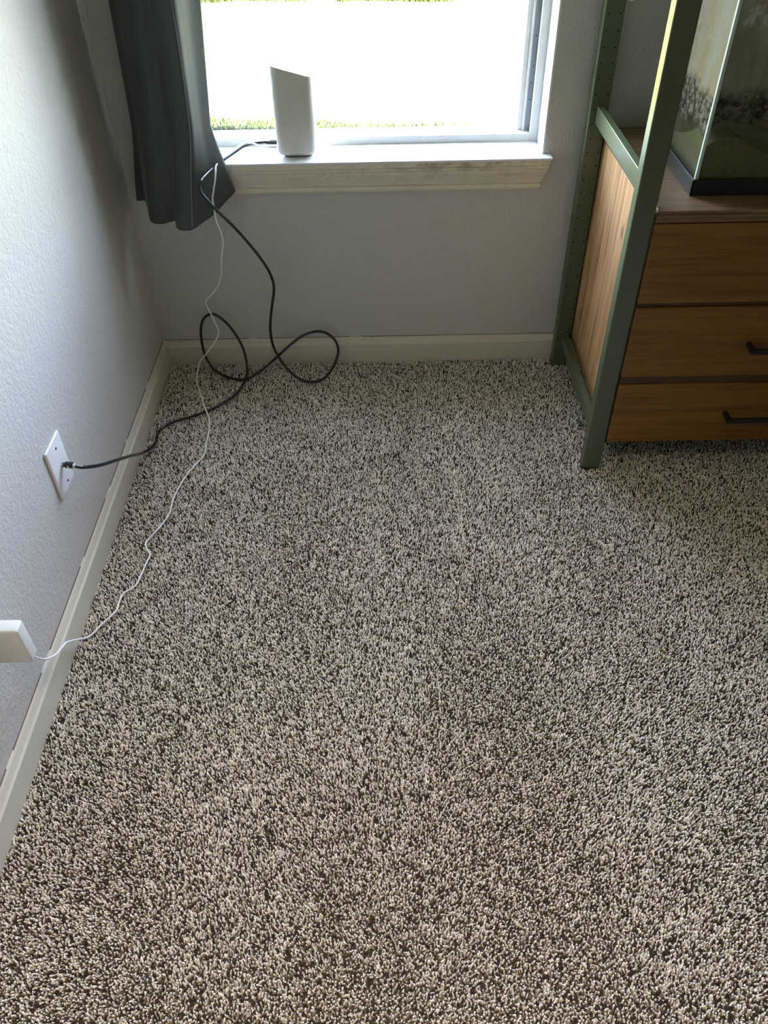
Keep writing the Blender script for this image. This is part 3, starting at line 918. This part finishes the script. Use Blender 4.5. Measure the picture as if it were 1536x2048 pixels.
# ---------------------------------------------------------------- glass tank
TX0, TX1, TY0, TY1, TZ = 1.1711, 1.7700, -0.4126, -0.0750, 0.5985
tank = empty('glass_tank', ((TX0 + TX1) / 2, (TY0 + TY1) / 2, TZ), 'dirty glass tank on a black plastic base on the chest of drawers', 'tank')
b = MB()
for x0, x1, y0, y1 in ((TX0, TX1, TY0, TY0 + 0.004), (TX0, TX1, TY1 - 0.004, TY1), (TX0, TX0 + 0.004, TY0, TY1), (TX1 - 0.004, TX1, TY0, TY1)):
    b.box(x0, x1, y0, y1, TZ, TZ + 0.0295, 0.001)
b.box(TX0 + 0.003, TX1 - 0.003, TY0 + 0.003, TY1 - 0.003, TZ + 0.008, TZ + 0.016)
b.build('base_frame', M['black_plastic'], tank)
b = MB()
for x0, x1, y0, y1 in ((TX0, TX1, TY0, TY0 + 0.010), (TX0, TX1, TY1 - 0.010, TY1), (TX0, TX0 + 0.010, TY0, TY1), (TX1 - 0.010, TX1, TY0, TY1)):
    b.box(x0, x1, y0, y1, TZ + 0.405, TZ + 0.430, 0.001)
b.build('top_frame', M['black_plastic'], tank)
g0, g1 = TZ + 0.016, TZ + 0.41
film_left = ((0.30, 0.235, 0.10), (0.34, 0.315, 0.235), 0.66)
film_front = ((0.34, 0.32, 0.22), (0.54, 0.52, 0.44), 0.55)
gl_l = grimy_glass('grimy_side_glass', film_left, (0.108, 0.160), 3.1, 0.15)
gl_f = grimy_glass('grimy_front_glass', film_front, (0.128, 0.168), 5.7, 0.9)
b = MB(); b.box(TX0 + 0.004, TX1 - 0.004, TY0 + 0.004, TY0 + 0.009, g0, g1)
b.build('front_pane', gl_f, tank)
b = MB(); b.box(TX0 + 0.004, TX0 + 0.009, TY0 + 0.0095, TY1 - 0.0095, g0, g1)
b.build('side_pane', gl_l, tank)
b = MB(); b.box(TX1 - 0.009, TX1 - 0.004, TY0 + 0.0095, TY1 - 0.0095, g0, g1)
b.build('side_pane', gl_l, tank)
b = MB(); b.box(TX0 + 0.004, TX1 - 0.004, TY1 - 0.009, TY1 - 0.004, g0, g1)
b.build('back_pane', M['glass'], tank)
b = MB(); b.box(TX0 + 0.0030, TX0 + 0.0092, TY0 + 0.0030, TY0 + 0.0092, g0, g1, 0.001)
b.build('corner_seal', M['silicone'], tank)
# sand bed with a drift against the front corner
b = MB()
nx, ny = 36, 26
sx0, sx1, sy0, sy1 = TX0 + 0.0095, TX1 - 0.0095, TY0 + 0.0095, TY1 - 0.0095
def sand_z(u, v):
    x = sx0 + (sx1 - sx0) * u; y = sy0 + (sy1 - sy0) * v
    h = 0.075 + 0.012 * math.sin(x * 21 + 1) + 0.006 * math.sin(x * 47 + y * 30)
    h += 0.025 * math.exp(-((x - sx0 - 0.03) ** 2 / 0.003 + (y - sy0 - 0.045) ** 2 / 0.0022))
    h -= 0.035 * v
    return TZ + h
grid = [[b.bm.verts.new((sx0 + (sx1 - sx0) * i / nx, sy0 + (sy1 - sy0) * j / ny, sand_z(i / nx, j / ny))) for i in range(nx + 1)] for j in range(ny + 1)]
for j in range(ny):
    for i in range(nx):
        b.bm.faces.new((grid[j][i], grid[j][i + 1], grid[j + 1][i + 1], grid[j + 1][i]))
bot = TZ + 0.0165
ring = [grid[0][i] for i in range(nx + 1)] + [grid[j][nx] for j in range(1, ny + 1)] + [grid[ny][i] for i in range(nx - 1, -1, -1)] + [grid[j][0] for j in range(ny - 1, 0, -1)]
low = [b.bm.verts.new((v.co.x, v.co.y, bot)) for v in ring]
for i in range(len(ring)):
    j = (i + 1) % len(ring)
    b.bm.faces.new((ring[i], low[i], low[j], ring[j]))
b.bm.faces.new(low)
b.build('sand', M['sand'], tank, smooth=True)

# ---------------------------------------------------------------- scraps on the carpet
b = MB(); b.tube([(1.0705, -0.304, 0.0035), (1.0755, -0.313, 0.007), (1.0790, -0.322, 0.005), (1.0765, -0.331, 0.0035)], 0.0022, 6, 3)
tag(b.build('cable_tie', M['black_plastic'], smooth=True), 'small black scrap on the carpet beside the lower green rail', 'scrap')
b = MB(); b.box(1.0420, 1.0445, -0.040, -0.022, 0.0, 0.006, 0.0008)
tag(b.build('paper_scrap', M['paper']), 'tiny pale scrap on the carpet at the foot of the rear green post', 'scrap')

# ---------------------------------------------------------------- bead hanging in the rack
root = empty('hanging_bead', (1.0735, -0.146, 0.861), 'sparkling white bead hanging inside the green rack at the top edge', 'ornament')
b = MB()
bmesh.ops.create_icosphere(b.bm, subdivisions=2, radius=0.0115, matrix=Matrix.Translation((1.0735, -0.146, 0.8730)))
b.build('bead', M['plate'], root)
b = MB(); b.cyl((1.0735, -0.146, 0.8835), (1.0735, -0.146, 1.1998), 0.0006, n=6)
b.build('thread', M['cord'], root)
